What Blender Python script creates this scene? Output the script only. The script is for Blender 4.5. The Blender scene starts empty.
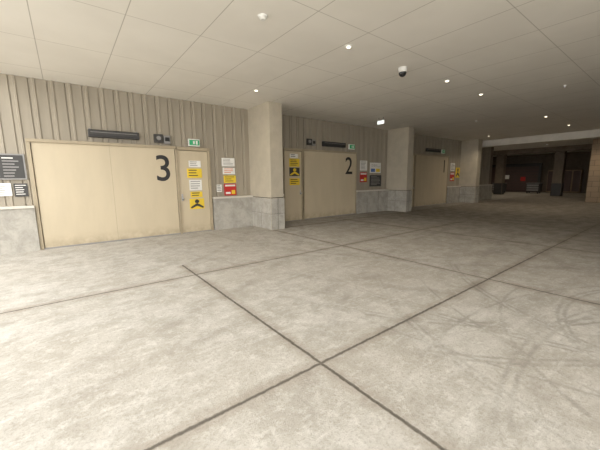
import bpy, bmesh, math, random
from mathutils import Vector, Matrix
random.seed(4)
S=bpy.context.scene
S.view_settings.view_transform='Standard'
CH=3.70      # ceiling height
WY=8.85      # wall face

# ---------------- material helpers ----------------
class NT:
    def __init__(s,name):
        s.m=bpy.data.materials.new(name); s.m.use_nodes=True
        s.t=s.m.node_tree; s.b=s.t.nodes['Principled BSDF']
    def n(s,ty,**k):
        x=s.t.nodes.new(ty)
        for a,v in k.items(): setattr(x,a,v)
        return x
    def link(s,a,b): s.t.links.new(a,b)
    def val(s,sock,v):
        if isinstance(v,bpy.types.NodeSocket): s.link(v,sock)
        else: sock.default_value=v
    def math(s,op,a,b=0.0,c=0.0,clamp=False):
        x=s.n('ShaderNodeMath',operation=op); x.use_clamp=clamp
        s.val(x.inputs[0],a); s.val(x.inputs[1],b); s.val(x.inputs[2],c)
        return x.outputs[0]
    def pos(s):
        g=s.n('ShaderNodeNewGeometry'); return g.outputs['Position']
    def xyz(s,v):
        x=s.n('ShaderNodeSeparateXYZ'); s.link(v,x.inputs[0]); return x.outputs
    def scale(s,v,sc):
        x=s.n('ShaderNodeVectorMath',operation='MULTIPLY'); s.link(v,x.inputs[0]); x.inputs[1].default_value=sc; return x.outputs[0]
    def noise(s,v,sc,det=4,rough=.6,dist=0):
        x=s.n('ShaderNodeTexNoise'); s.link(v,x.inputs['Vector'])
        x.inputs['Scale'].default_value=sc;x.inputs['Detail'].default_value=det;x.inputs['Roughness'].default_value=rough;x.inputs['Distortion'].default_value=dist
        return x.outputs['Fac']
    def ramp(s,v,a,b,lo=0.0,hi=1.0):
        x=s.n('ShaderNodeMapRange',interpolation_type='SMOOTHSTEP'); s.link(v,x.inputs[0])
        for i,q in enumerate((a,b,lo,hi)): x.inputs[i+1].default_value=q
        return x.outputs[0]
    def mix(s,f,a,b,mode='MIX'):
        x=s.n('ShaderNodeMix',data_type='RGBA',blend_type=mode)
        s.val(x.inputs[0],f)
        for i,q in ((6,a),(7,b)):
            if isinstance(q,bpy.types.NodeSocket): s.link(q,x.inputs[i])
            else: x.inputs[i].default_value=(*q,1)
        return x.outputs[2]
    def bump(s,h,st,d=.01):
        x=s.n('ShaderNodeBump'); s.link(h,x.inputs['Height']); x.inputs['Strength'].default_value=st;x.inputs['Distance'].default_value=d
        s.link(x.outputs[0],s.b.inputs['Normal'])
    def col(s,c):
        if isinstance(c,bpy.types.NodeSocket): s.link(c,s.b.inputs['Base Color'])
        else: s.b.inputs['Base Color'].default_value=(*c,1)
    def rough(s,r): s.val(s.b.inputs['Roughness'],r)

def simple(name,c,r=.6,metal=0,var=.06,em=None,es=0):
    m=NT(name); p=m.pos(); n=m.noise(p,3.0)
    f=m.ramp(n,.3,.7)
    m.col(m.mix(f,[x*(1-var) for x in c],[min(1,x*(1+var)) for x in c])); m.rough(r); m.b.inputs['Metallic'].default_value=metal
    if em: m.b.inputs['Emission Color'].default_value=(*em,1); m.b.inputs['Emission Strength'].default_value=es
    return m.m

def floor_mat():
    m=NT('concrete_floor'); p=m.pos(); o=m.xyz(p); x,y=o[0],o[1]
    big=m.noise(p,.55,5,.6); mid=m.noise(p,2.4,9,.74,.25); fine=m.noise(p,38,6,.8); sp=m.noise(p,9,7,.8)
    rot=m.n('ShaderNodeVectorRotate',rotation_type='Z_AXIS'); m.link(p,rot.inputs['Vector']); rot.inputs['Angle'].default_value=.45
    streak=m.noise(m.scale(p,(1.0,7.0,1)),1.6,6,.7,.4)
    streak2=m.noise(m.scale(p,(6,1,1)),1.2,5,.7,.6)
    streak3=m.noise(m.scale(rot.outputs[0],(.5,9,1)),1.3,7,.75,.9)
    c=m.mix(m.ramp(mid,.38,.62),(.385,.36,.315),(.52,.495,.45))
    c=m.mix(m.ramp(big,.38,.62,0,.5),c,(.42,.385,.33))
    c=m.mix(m.ramp(streak,.52,.70,0,.4),c,(.64,.62,.575))
    c=m.mix(m.ramp(streak2,.54,.74,0,.3),c,(.34,.31,.265))
    c=m.mix(m.ramp(streak3,.56,.72,0,.38),c,(.30,.275,.235))
    c=m.mix(m.ramp(sp,.50,.62,0,.35),c,(.70,.68,.63))
    c=m.mix(m.ramp(fine,.48,.64,0,.5),c,(.27,.25,.215))
    # joints
    wob=m.math('MULTIPLY',m.math('SUBTRACT',m.noise(p,14,4,.7),.5),.03)
    def d(s,v): return m.math('ABSOLUTE',m.math('ADD',m.math('SUBTRACT',s,v),wob))
    dm=None; 
    for s,vals in ((y,(-1.3,1.72,4.75)),(x,(-1.9,4.86,8.2,11.5,14.9,18.2,21.5,25,29,33))):
        for v in vals:
            q=d(s,v); dm=q if dm is None else m.math('MINIMUM',dm,q)
    q=m.math('ADD',d(x,1.53),m.ramp(y,5.45,5.7,0,1)); dm=m.math('MINIMUM',dm,q)
    q=d(y,7.75); q=m.math('ADD',q,m.ramp(x,4.6,4.9,1,0)); dm=m.math('MINIMUM',dm,q)
    patch=m.ramp(m.noise(p,2.5,4,.6),.3,.6,.35,1.0)
    halo=m.math('MULTIPLY',m.ramp(dm,.02,.15,.4,0),patch)
    c=m.mix(halo,c,(.22,.175,.125))
    seam=m.ramp(dm,.004,.022,.85,0)
    c=m.mix(seam,c,(.09,.078,.063))
    # tyre scuffs: arcs of large radius, broken up
    arcs=[(4.6,-1.3,r) for r in (2.05,2.11,2.62)]+[(5.9,3.9,r) for r in (3.75,3.83,4.4,4.47)]+[(7.6,-1.2,r) for r in (4.3,4.37,5.0,5.6,5.67)]+[(3.2,-3.4,r) for r in (4.1,4.18,4.75)]+[(9.5,2.5,r) for r in (6.4,6.47,7.1)]
    def arcd(arcs):
        tm=None
        for cx,cy,r in arcs:
            dx=m.math('SUBTRACT',x,cx);dy=m.math('SUBTRACT',y,cy)
            rr=m.math('SQRT',m.math('ADD',m.math('MULTIPLY',dx,dx),m.math('MULTIPLY',dy,dy)))
            q=m.math('ABSOLUTE',m.math('ADD',m.math('SUBTRACT',rr,r),wob)); tm=q if tm is None else m.math('MINIMUM',tm,q)
        return tm
    brk=m.noise(p,1.3,6,.75)
    reg=m.math('MULTIPLY',m.ramp(x,1.4,2.6),m.math('MULTIPLY',m.ramp(y,1.4,3.6,1,0),m.ramp(x,5.5,8,1,0)))
    tmask=m.math('MULTIPLY',m.math('MULTIPLY',m.ramp(arcd(arcs),.004,.03,.40,0),reg),m.ramp(brk,.40,.60,.1,1))
    c=m.mix(tmask,c,(.18,.165,.14))
    wide=[(8.5,-7,9.6),(8.5,-7,11.2),(-4,14,11.8),(-4,14,10.2),(14,9,12.4),(14,9,10.9),(3,-9,11.9)]
    t2=m.math('MULTIPLY',m.ramp(arcd(wide),.02,.12,.26,0),m.ramp(brk,.40,.58,0,1))
    c=m.mix(t2,c,(.22,.195,.16))
    # light falloff painted into the floor colour, darker further in
    falloff=m.math('MULTIPLY',m.ramp(x,3,13,0,.8),m.ramp(y,9.0,7.0,.45,1))
    c=m.mix(falloff,c,m.mix(m.ramp(mid,.4,.6),(.16,.137,.11),(.24,.21,.175)))
    m.col(c); m.rough(.95); m.b.inputs['Specular IOR Level'].default_value=.12
    m.bump(m.math('ADD',m.math('MULTIPLY',fine,.7),m.math('MULTIPLY',seam,-1.2)),.6,.012)
    return m.m

def ceil_mat():
    m=NT('ceiling_panels'); p=m.pos(); o=m.xyz(p)
    def g(s,off,per):
        f=m.math('FRACT',m.math('DIVIDE',m.math('SUBTRACT',s,off),per))
        return m.math('MULTIPLY',m.math('SUBTRACT',.5,m.math('ABSOLUTE',m.math('SUBTRACT',f,.5))),per)
    d1=g(o[0],-.14,1.01); d2=g(o[1],1.70,1.6)
    c=m.mix(m.ramp(m.noise(p,.8,3),.35,.65),(.79,.76,.70),(.83,.80,.74))
    c=m.mix(m.ramp(d1,.002,.009,.7,0),c,(.30,.27,.22))
    c=m.mix(m.ramp(d2,.002,.009,.6,0),c,(.32,.29,.24))
    m.col(c); m.rough(.85); return m.m

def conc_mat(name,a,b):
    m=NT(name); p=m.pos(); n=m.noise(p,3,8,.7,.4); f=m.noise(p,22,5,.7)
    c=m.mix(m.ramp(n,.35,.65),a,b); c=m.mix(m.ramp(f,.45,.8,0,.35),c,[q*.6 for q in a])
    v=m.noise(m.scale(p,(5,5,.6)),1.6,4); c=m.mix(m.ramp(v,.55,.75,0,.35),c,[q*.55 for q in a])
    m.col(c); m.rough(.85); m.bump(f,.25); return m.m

def siding_mat():
    m=NT('beige_metal_siding'); p=m.pos(); v=m.noise(m.scale(p,(4,4,.4)),1.3,4)
    m.col(m.mix(m.ramp(v,.35,.65),(.315,.277,.216),(.35,.307,.24))); m.rough(.55); return m.m
def door_mat(n,a):
    m=NT(n); p=m.pos(); v=m.noise(m.scale(p,(2,2,.5)),1.3,5,.6); z=m.xyz(p)[2]
    c=m.mix(m.ramp(v,.35,.65),a,[q*.94 for q in a])
    dirt=m.math('MULTIPLY',m.ramp(z,.02,.35,.45,0),m.ramp(m.noise(p,5,5),.3,.65))
    m.col(m.mix(dirt,c,(.26,.20,.12))); m.rough(.45); return m.m
def tile_mat():
    m=NT('brown_wall_tile'); p=m.pos(); o=m.xyz(p)
    comb=m.n('ShaderNodeCombineXYZ'); m.link(o[1],comb.inputs[0]); m.link(o[2],comb.inputs[1])
    b=m.n('ShaderNodeTexBrick'); m.link(comb.outputs[0],b.inputs['Vector'])
    b.inputs['Scale'].default_value=1; b.inputs['Brick Width'].default_value=.6; b.inputs['Row Height'].default_value=.3;b.inputs['Mortar Size'].default_value=.008
    b.inputs['Color1'].default_value=(.36,.26,.165,1);b.inputs['Color2'].default_value=(.31,.225,.145,1);b.inputs['Mortar'].default_value=(.10,.075,.05,1)
    m.col(b.outputs['Color']); m.rough(.6); return m.m

M=dict(
 floor=floor_mat(), ceil=ceil_mat(), conc=conc_mat('grey_concrete',(.34,.32,.28),(.46,.435,.385)),
 siding=siding_mat(), door=door_mat('cream_door_paint',(.56,.475,.335)), frame=simple('door_frame_paint',(.38,.315,.215),.45),
 colp=simple('beige_column_panel',(.47,.42,.33),.55), cap=simple('cap_light',(.62,.58,.51),.5),
 white=simple('white_plastic',(.75,.74,.70),.4), black=simple('black_paint',(.012,.012,.013),.5), dark=simple('dark_grey',(.04,.038,.036),.5),
 yellow=simple('yellow_sign',(.78,.56,.04),.5), red=simple('red_sign',(.50,.025,.02),.5), green=simple('exit_green',(.02,.22,.08),.4,em=(.05,.7,.3),es=.2),
 paper=simple('white_paper',(.76,.75,.71),.7), grey=simple('mid_grey',(.27,.26,.25),.5), steel=simple('steel',(.5,.5,.5),.3,1),
 orange=simple('orange_print',(.66,.16,.04),.6), blue=simple('blue_print',(.08,.16,.4),.6),
 lamp=simple('lamp_glow',(1,.9,.75),.4,em=(1,.85,.62),es=6), lampcool=simple('sign_glow',(1,1,1),.4,em=(.9,1,.95),es=1.0),
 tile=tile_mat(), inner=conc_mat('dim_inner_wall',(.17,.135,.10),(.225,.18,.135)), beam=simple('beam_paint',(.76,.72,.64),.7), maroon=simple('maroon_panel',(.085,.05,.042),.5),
 glass=simple('black_dome',(.01,.01,.012),.08),
)
# ---------------- mesh helpers ----------------
class MB:
    def __init__(s,name): s.name=name; s.bm=bmesh.new(); s.mats=[]
    def mi(s,k):
        if k not in s.mats: s.mats.append(k)
        return s.mats.index(k)
    def box(s,x0,x1,y0,y1,z0,z1,k,bev=0):
        r=bmesh.ops.create_cube(s.bm,size=1)
        for v in r['verts']:
            v.co=Vector(((x0+x1)/2+v.co.x*(x1-x0),(y0+y1)/2+v.co.y*(y1-y0),(z0+z1)/2+v.co.z*(z1-z0)))
        fs=set(f for v in r['verts'] for f in v.link_faces)
        for f in fs: f.material_index=s.mi(k)
        if bev:
            es=list(set(e for v in r['verts'] for e in v.link_edges))
            bmesh.ops.bevel(s.bm,geom=es,offset=bev,segments=2,affect='EDGES',profile=.5,clamp_overlap=True)
        return s
    def cyl(s,c,r1,r2,h,k,axis='Z',seg=24):
        mt=Matrix.Translation(c)
        if axis=='Y': mt=mt@Matrix.Rotation(math.pi/2,4,'X')
        if axis=='X': mt=mt@Matrix.Rotation(math.pi/2,4,'Y')
        r=bmesh.ops.create_cone(s.bm,cap_ends=True,segments=seg,radius1=r1,radius2=r2,depth=h,matrix=mt)
        for f in set(f for v in r['verts'] for f in v.link_faces): f.material_index=s.mi(k); 
        return s
    def sph(s,c,r,k,sz=1):
        q=bmesh.ops.create_uvsphere(s.bm,u_segments=24,v_segments=12,radius=r,matrix=Matrix.Translation(c)@Matrix.Diagonal((1,1,sz,1)))
        for f in set(f for v in q['verts'] for f in v.link_faces): f.material_index=s.mi(k); f.smooth=True
        return s
    def poly(s,pts,k):
        vs=[s.bm.verts.new(p) for p in pts]; f=s.bm.faces.new(vs); f.material_index=s.mi(k); return s
    def done(s,parent=None,name=None):
        bmesh.ops.recalc_face_normals(s.bm,faces=s.bm.faces[:])
        me=bpy.data.meshes.new(s.name); s.bm.to_mesh(me); s.bm.free()
        for k in s.mats: me.materials.append(M[k])
        o=bpy.data.objects.new(s.name,me); S.collection.objects.link(o)
        if parent: o.parent=parent
        return o

# ---------------- room ----------------
MB('floor').box(-14,38,-14,16,-.2,0,'floor').done()
MB('ceiling').box(-1.15,38,-4.2,16,CH,CH+.3,'ceil').done()
# back wall with siding
b=MB('wall_back'); b.box(-6,24,WY+.06,WY+.4,0,CH,'siding')
def siding(b,x0,x1,z0,z1,per=.31):
    k=math.ceil(x0/per)
    pts=[(x0,WY+.025)]
    while k*per<x1:
        c=k*per
        for dx,y in ((-.10,WY+.025),(-.096,WY+.052),(-.080,WY+.052),(-.076,WY+.025),(-.026,WY+.025),(-.016,WY+.002),(.016,WY+.002),(.026,WY+.025)):
            if x0<c+dx<x1: pts.append((c+dx,y))
        k+=1
    pts.append((x1,WY+.025))
    for (xa,ya),(xb,yb) in zip(pts,pts[1:]):
        b.poly([(xa,ya,z0),(xb,yb,z0),(xb,yb,z1),(xa,ya,z1)],'siding')
D3=(-.50,2.48,3.42,2.36); D2=(6.1,7.0,9.8,2.52); D1=(13.4,14.3,17.6,2.66)
opens=[(D3[0]-.07,D3[2]+.07,D3[3]+.07),(D2[0]-.07,D2[2]+.07,D2[3]+.07),(D1[0]-.07,D1[2]+.07,D1[3]+.07)]
PH=1.0
x=-6
for a,c,h in opens:
    siding(b,x,a,PH,CH); siding(b,a,c,h,CH); x=c
siding(b,x,24,PH,CH)
b.done()
# plinths
b=MB('baseboard_back'); x=-6
for a,c in [(o[0],o[1]) for o in opens]+[(24,24)]:
    b.box(x,a,WY-.10,WY+.06,0,PH-.05,'conc'); b.box(x,a,WY-.13,WY+.06,PH-.05,PH,'cap')
    j=x+1.4
    while j<a-.2: b.box(j-.005,j+.005,WY-.103,WY-.098,0,PH-.05,'dark'); j+=1.5
    x=c
b.done()

# doors
def textobj(ch,name,x,z,h,y,parent):
    cu=bpy.data.curves.new(name,'FONT'); cu.body=ch; cu.size=1; cu.offset=.006; cu.extrude=.002
    t=bpy.data.objects.new(name,cu); S.collection.objects.link(t)
    bpy.context.view_layer.update()
    dg=bpy.context.evaluated_depsgraph_get(); me=bpy.data.meshes.new_from_object(t.evaluated_get(dg))
    bpy.data.objects.remove(t)
    ys=[v.co.y for v in me.vertices]; xs=[v.co.x for v in me.vertices]; s=h/(max(ys)-min(ys))
    cx=(max(xs)+min(xs))/2; cy=(max(ys)+min(ys))/2
    for v in me.vertices:
        a,bb,c=v.co; v.co=((a-cx)*s*.95+x, y-c*.5, (bb-cy)*s+z)
    me.materials.clear(); me.materials.append(M['black'])
    o=bpy.data.objects.new(name,me); S.collection.objects.link(o); o.parent=parent
def empty(name):
    e=bpy.data.objects.new(name,None); S.collection.objects.link(e); return e
def bigdoor(name,x0,x1,h,digit,dx,dz,seams=(),handle='R'):
    e=empty(name)
    b=MB('panel'); b.box(x0+.01,x1-.01,WY-.03,WY+.05,.03,h,'door',.004)
    for s in seams: b.box(s-.004,s+.004,WY-.032,WY-.029,.03,h,'frame')
    b.done(e)
    f=MB('frame'); f.box(x0-.07,x0,WY-.06,WY+.06,0,h+.07,'frame',.006); f.box(x0-.07,x1+.02,WY-.07,WY+.06,h,h+.07,'frame',.006)
    f.box(x1,x1+.03,WY-.06,WY+.06,0,h,'frame',.005); f.box(x0,x1,WY-.06,WY+.06,0,.03,'grey'); f.done(e)
    textobj(digit,'number',dx,dz,.69,WY-.033,e)
    return e
def mandoor(name,x0,x1,h,left):
    e=empty(name)
    b=MB('leaf'); b.box(x0+.035,x1-.035,WY-.02,WY+.05,.02,h-.03,'door',.004); b.done(e)
    f=MB('frame'); f.box(x0,x0+.03,WY-.06,WY+.06,0,h+.07,'frame',.005); f.box(x1-.03,x1+.04,WY-.06,WY+.06,0,h+.07,'frame',.005)
    f.box(x0,x1,WY-.06,WY+.06,h-.02,h+.07,'frame',.005); f.box(x0,x1,WY-.05,WY+.06,0,.02,'grey'); f.done(e)
    hx=x0+.10 if left else x1-.10
    k=MB('handle'); k.box(hx-.025,hx+.025,WY-.03,WY-.018,.93,1.13,'steel',.004); k.cyl((hx,WY-.05,1.0),.025,.025,.06,'steel','Y'); k.sph((hx,WY-.085,1.0),.032,'steel'); k.done(e)
bigdoor('door_3',D3[0],D3[1],D3[3],'3',2.15,1.84,(0.95,))
mandoor('door_4',D3[1]+.03,D3[2],D3[3],True)
bigdoor('door_2',D2[1],D2[2],D2[3],'2',9.38,2.04)
mandoor('door_5',D2[0],D2[1]-.07,D2[3],False)
bigdoor('door_1',D1[1],D1[2],D1[3],'1',17.2,2.15)
mandoor('door_6',D1[0],D1[1]-.07,D1[3],False)

# signs
def sign(name,x,z,w,h,base,kind='text',y=None,rows=6,ink='dark',band=None):
    y=WY if y is None else y
    b=MB(name); b.box(x,x+w,y-.012,y,z,z+h,base)
    yy=y-.0135
    def q(a,c,d,e_,k): b.box(x+a*w,x+c*w,yy-.001,yy+.002,z+d*h,z+e_*h,k)
    if band: q(0,1,.72,1,band)
    if kind=='text':
        top=.68 if band else .92
        for i in range(rows):
            t=top-(i+.2)*(top-.08)/rows; q(.1,random.uniform(.6,.9),t-.35*(top-.08)/rows,t,ink)
    if kind=='warn':
        q(.06,.94,.08,.92,base); yb=yy-.003
        def P(a,c): return (x+a*w,yb,z+c*h)
        b.poly([P(.5,.95),P(.34,.80),P(.36,.62),P(.5,.55),P(.64,.62),P(.66,.80)],ink)
        b.poly([P(.5,.56),P(.66,.46),P(.96,.20),P(.90,.06),P(.5,.30),P(.10,.06),P(.04,.20),P(.34,.46)],ink)
    if kind=='split':
        q(.05,.95,.5,.92,'paper'); q(.1,.9,.6,.65,'dark'); q(.1,.7,.75,.8,'dark'); q(.08,.45,.1,.42,ink); q(.55,.92,.1,.42,'yellow')
    if kind=='fire':
        q(.08,.92,.78,.92,'paper'); q(.12,.5,.12,.30,'paper'); q(.6,.9,.12,.45,'yellow')
    return b.done()
SY=WY; DY=WY-.021
# door-4 stickers
sign('notice_sheet',2.84,1.88,.34,.18,'paper',y=DY,rows=3,ink='grey')
sign('warning_sticker',2.78,1.58,.42,.26,'yellow',y=DY,rows=3)
sign('notice_sheet',2.82,1.22,.36,.30,'paper',y=DY,rows=4,ink='grey')
sign('warning_sticker',2.84,1.02,.34,.16,'yellow',y=DY,rows=2)
sign('caution_sign',2.80,.68,.42,.30,'yellow','warn',y=DY)
# wall right of door 3
sign('notice_sheet',3.84,1.92,.42,.25,'paper',y=SY,rows=5,ink='grey')
sign('safety_poster',3.86,1.68,.40,.20,'paper',y=SY,rows=3,ink='orange')
sign('notice_sheet',3.64,1.15,.16,.22,'paper',y=SY,rows=4)
sign('safety_poster',3.88,1.42,.40,.22,'yellow','text',y=SY,rows=3)
sign('fire_notice',3.88,1.03,.40,.36,'red','fire',y=SY)
# left board + notices
b=MB('information_board'); y=WY
b.box(-1.62,-.62,y-.03,y,1.56,2.10,'grey',.006); b.box(-1.59,-.65,y-.034,y-.028,1.59,2.07,'dark')
for r in range(7):
    for c0,c1 in ((-1.56,-1.36),(-1.30,-1.02),(-.98,-.72)):
        w_=(c1-c0)*random.uniform(.6,1); z=2.02-r*.062; b.box(c0,c0+w_,y-.037,y-.033,z-.022,z,'paper' if r==0 else 'grey')
b.done()
sign('notice_sheet',-1.32,1.22,.42,.27,'paper',y=SY,rows=6,ink='grey')
sign('notice_sheet',-.86,1.20,.22,.28,'dark',y=SY,rows=5,ink='paper')
# door2 man-door stickers
sign('warning_sticker',6.35,1.95,.45,.28,'yellow',y=DY,rows=4)
sign('caution_sign',6.35,1.62,.45,.30,'dark','warn',y=DY,ink='yellow')
sign('warning_sticker',6.35,1.30,.45,.24,'yellow',y=DY,rows=3)
sign('notice_sheet',6.38,2.26,.35,.14,'paper',y=DY,rows=2)
# between door2 and col2
sign('notice_sheet',10.1,1.85,.45,.42,'paper',y=SY,rows=6,ink='grey')
sign('safety_poster',10.1,1.35,.45,.42,'red','fire',y=SY)
sign('notice_sheet',10.75,1.75,.75,.45,'paper','split',y=SY,ink='blue')
sign('information_board',10.75,1.15,.8,.5,'dark',y=SY,rows=7,ink='grey')
# past door1
sign('notice_sheet',18.0,1.9,.5,.45,'paper',y=SY,rows=5)
sign('safety_poster',18.0,1.3,.5,.5,'red','fire',y=SY)
sign('caution_sign',18.65,1.5,.5,.6,'yellow','warn',y=SY)
# above-door slim units
def slim(x0,x1,z0,z1):
    b=MB('air_curtain'); b.box(x0,x1,WY-.12,WY,z0,z1,'dark',.015)
    b.box(x0+.03,x1-.03,WY-.125,WY-.118,z0+.03,z0+.05,'black'); b.box(x0+.05,x1-.05,WY-.126,WY-.118,z1-.06,z1-.05,'grey')
    b.box(x0+.02,x0+.06,WY-.05,WY,z1,z1+.03,'grey'); b.box(x1-.06,x1-.02,WY-.05,WY,z1,z1+.03,'grey'); b.done()
slim(.55,1.62,2.54,2.71); slim(7.9,9.1,2.74,2.92); slim(15.2,16.6,2.88,3.05)
def exits(x,z):
    b=MB('exit_sign'); b.box(x,x+.32,WY-.08,WY,z,z+.2,'white',.01); b.box(x+.02,x+.30,WY-.085,WY-.078,z+.03,z+.17,'green')
    b.box(x+.12,x+.17,WY-.088,WY-.084,z+.06,z+.14,'white'); b.box(x+.20,x+.25,WY-.088,WY-.084,z+.05,z+.15,'white'); b.done()
exits(2.86,2.46); exits(9.35,2.70); exits(16.8,2.85)
def alarm(x,z):
    b=MB('alarm_panel'); b.box(x,x+.22,WY-.07,WY,z,z+.22,'dark',.01); b.cyl((x+.11,WY-.08,z+.12),.06,.05,.03,'grey','Y'); b.done()
    b=MB('signal_box'); b.box(x+.24,x+.40,WY-.07,WY,z-.02,z+.2,'grey',.01); b.box(x+.26,x+.38,WY-.075,WY-.069,z+.05,z+.15,'black'); b.done()
alarm(1.98,2.50); alarm(7.15,2.75)

# columns
def column(x0,x1,y0=7.72,ph=.97):
    b=MB('column'); b.box(x0,x1,y0,WY+.05,ph,CH,'colp',.008)
    b.box(x0-.02,x1+.02,y0-.02,WY+.04,0,ph-.02,'conc',.01); b.box(x0+.01,x1-.01,y0+.01,WY+.04,ph-.02,ph,'dark')
    b.box((x0+x1)/2-.003,(x0+x1)/2+.003,y0-.023,y0-.018,0,ph-.02,'dark')
    b.box(x0-.023,x0-.018,y0+.55,y0+.556,0,ph-.02,'dark'); b.box(x0-.022,x1+.022,y0-.022,WY,ph*.5-.003,ph*.5+.003,'dark')
    b.done()
column(4.80,5.25,7.62); column(12.0,12.42,7.8); column(19.2,19.7,7.9)

# far end
MB('beam').box(20.4,21,-4.2,WY,CH-.36,CH,'beam',.01).done()
MB('wall_right').box(24,24.4,-4.2,3.8,0,CH,'tile').done()
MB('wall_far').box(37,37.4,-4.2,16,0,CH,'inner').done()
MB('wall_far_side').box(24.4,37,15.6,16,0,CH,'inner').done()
MB('light_block_wall').box(4.5,37,-4.5,-4.2,0,CH,'siding').done()  # unseen wall, added and sized to keep daylight off the right side
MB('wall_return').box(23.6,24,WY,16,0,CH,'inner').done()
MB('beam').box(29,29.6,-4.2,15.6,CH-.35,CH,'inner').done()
for yy in (6.2,10.2):
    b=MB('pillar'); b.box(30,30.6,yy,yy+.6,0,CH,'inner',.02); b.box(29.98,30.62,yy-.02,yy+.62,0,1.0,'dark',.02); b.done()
b=MB('parking_machine_gate'); 
b.box(35.8,36,9.0,13.8,2.5,2.8,'dark'); b.box(35.8,36,9.0,9.2,0,2.5,'dark'); b.box(35.8,36,13.6,13.8,0,2.5,'dark'); b.box(35.88,35.94,9.2,13.6,.05,2.5,'maroon')
for i in range(8): b.box(35.85,35.97,9.2,13.6,.3*i+.2,.3*i+.23,'dark')
b.box(35.84,35.88,10.2,10.6,1.1,1.5,'red'); b.box(35.84,35.88,11.6,12.1,1.3,1.7,'paper')
b.done()
b=MB('storage_locker'); b.box(36.3,36.95,6.2,8.6,0.05,2.1,'tile',.02)
for i in range(4): b.box(36.27,36.3,6.25+.6*i,6.75+.6*i,.15,2.0,'maroon')
b.done()
for (cx,cy) in ((33.5,11.6),(33.8,8.9)):
    b=MB('tool_cart'); b.box(cx-.4,cx+.4,cy-.5,cy+.5,.18,.9,'dark',.03); b.box(cx-.42,cx+.42,cy-.52,cy+.52,.9,.95,'grey',.01)
    for i in range(3): b.box(cx-.42,cx-.4,cy-.44,cy+.44,.24+.21*i,.40+.21*i,'grey')
    for sx in (-.3,.3):
        for sy in (-.4,.4): b.cyl((cx+sx,cy+sy,.09),.09,.09,.05,'black','Y')
    b.done()

# ceiling fixtures
def downlight(x,y,e=12):
    b=MB('downlight'); b.cyl((x,y,CH-.008),.055,.065,.016,'white'); b.cyl((x,y,CH-.018),.034,.034,.006,'lamp'); b.done()
    l=bpy.data.lights.new('downlight_lamp','SPOT'); l.energy=e; l.color=(1,.86,.66); l.spot_size=2.6; l.spot_blend=.8; l.shadow_soft_size=.05
    o=bpy.data.objects.new('downlight_lamp',l); o.location=(x,y,CH-.05); S.collection.objects.link(o)
for x,y in [(3.99,6.9),(4.0,3.8),(7.16,3.72),(9.03,3.75),(14.3,3.63)]:
    downlight(x,y,30)
for x,y in [(18.3,7.05),(17.5,3.6),(22.5,3.2),(26.5,6.5),(33,8),(27,11),(33,12)]:  # includes unseen downlights added to brighten the far bay
    downlight(x,y,90)
b=MB('smoke_detector'); b.cyl((2.36,3.84,CH-.012),.06,.07,.024,'white'); b.cyl((2.36,3.84,CH-.035),.035,.05,.03,'white'); b.done()
b=MB('dome_camera'); c=(5.62,3.85); b.cyl((c[0],c[1],CH-.04),.085,.09,.08,'white'); b.sph((c[0],c[1],CH-.10),.075,'glass'); b.cyl((c[0],c[1],CH-.085),.09,.088,.02,'white'); b.done()
b=MB('hanging_exit_sign'); x,y=9.37,7.25; b.box(x-.02,x+.02,y-.16,y+.16,CH-.25,CH-.10,'white',.008); b.box(x-.026,x-.02,y-.14,y+.14,CH-.23,CH-.12,'lampcool'); b.cyl((x,y-.1,CH-.05),.01,.01,.1,'grey'); b.cyl((x,y+.1,CH-.05),.01,.01,.1,'grey'); b.done()
for x,y in [(9.9,2.2),(6.2,1.0),(13,5.5)]:
    b=MB('sprinkler_head'); b.cyl((x,y,CH-.007),.04,.045,.012,'white'); b.cyl((x,y,CH-.03),.012,.018,.04,'steel'); b.done()

# ---------------- light ----------------
w=bpy.data.worlds.new('World'); S.world=w; w.use_nodes=True
bg=w.node_tree.nodes['Background']; bg.inputs[0].default_value=(1,.99,.965,1); bg.inputs[1].default_value=4.6

# ---------------- camera ----------------
f=302
X=Vector((396,50,-f)).normalized();Y=Vector((-235,43,-f));Y=(Y-X*X.dot(Y)).normalized();Z=X.cross(Y)
R=Matrix((X,Y,Z))   # world<-cam rows
cam=bpy.data.cameras.new('camera'); co=bpy.data.objects.new('camera',cam); S.collection.objects.link(co)
co.matrix_world=Matrix.Translation((0,0,1.5))@R.to_4x4()
cam.sensor_width=36; cam.lens=f/600*36; cam.clip_start=.05
S.camera=co
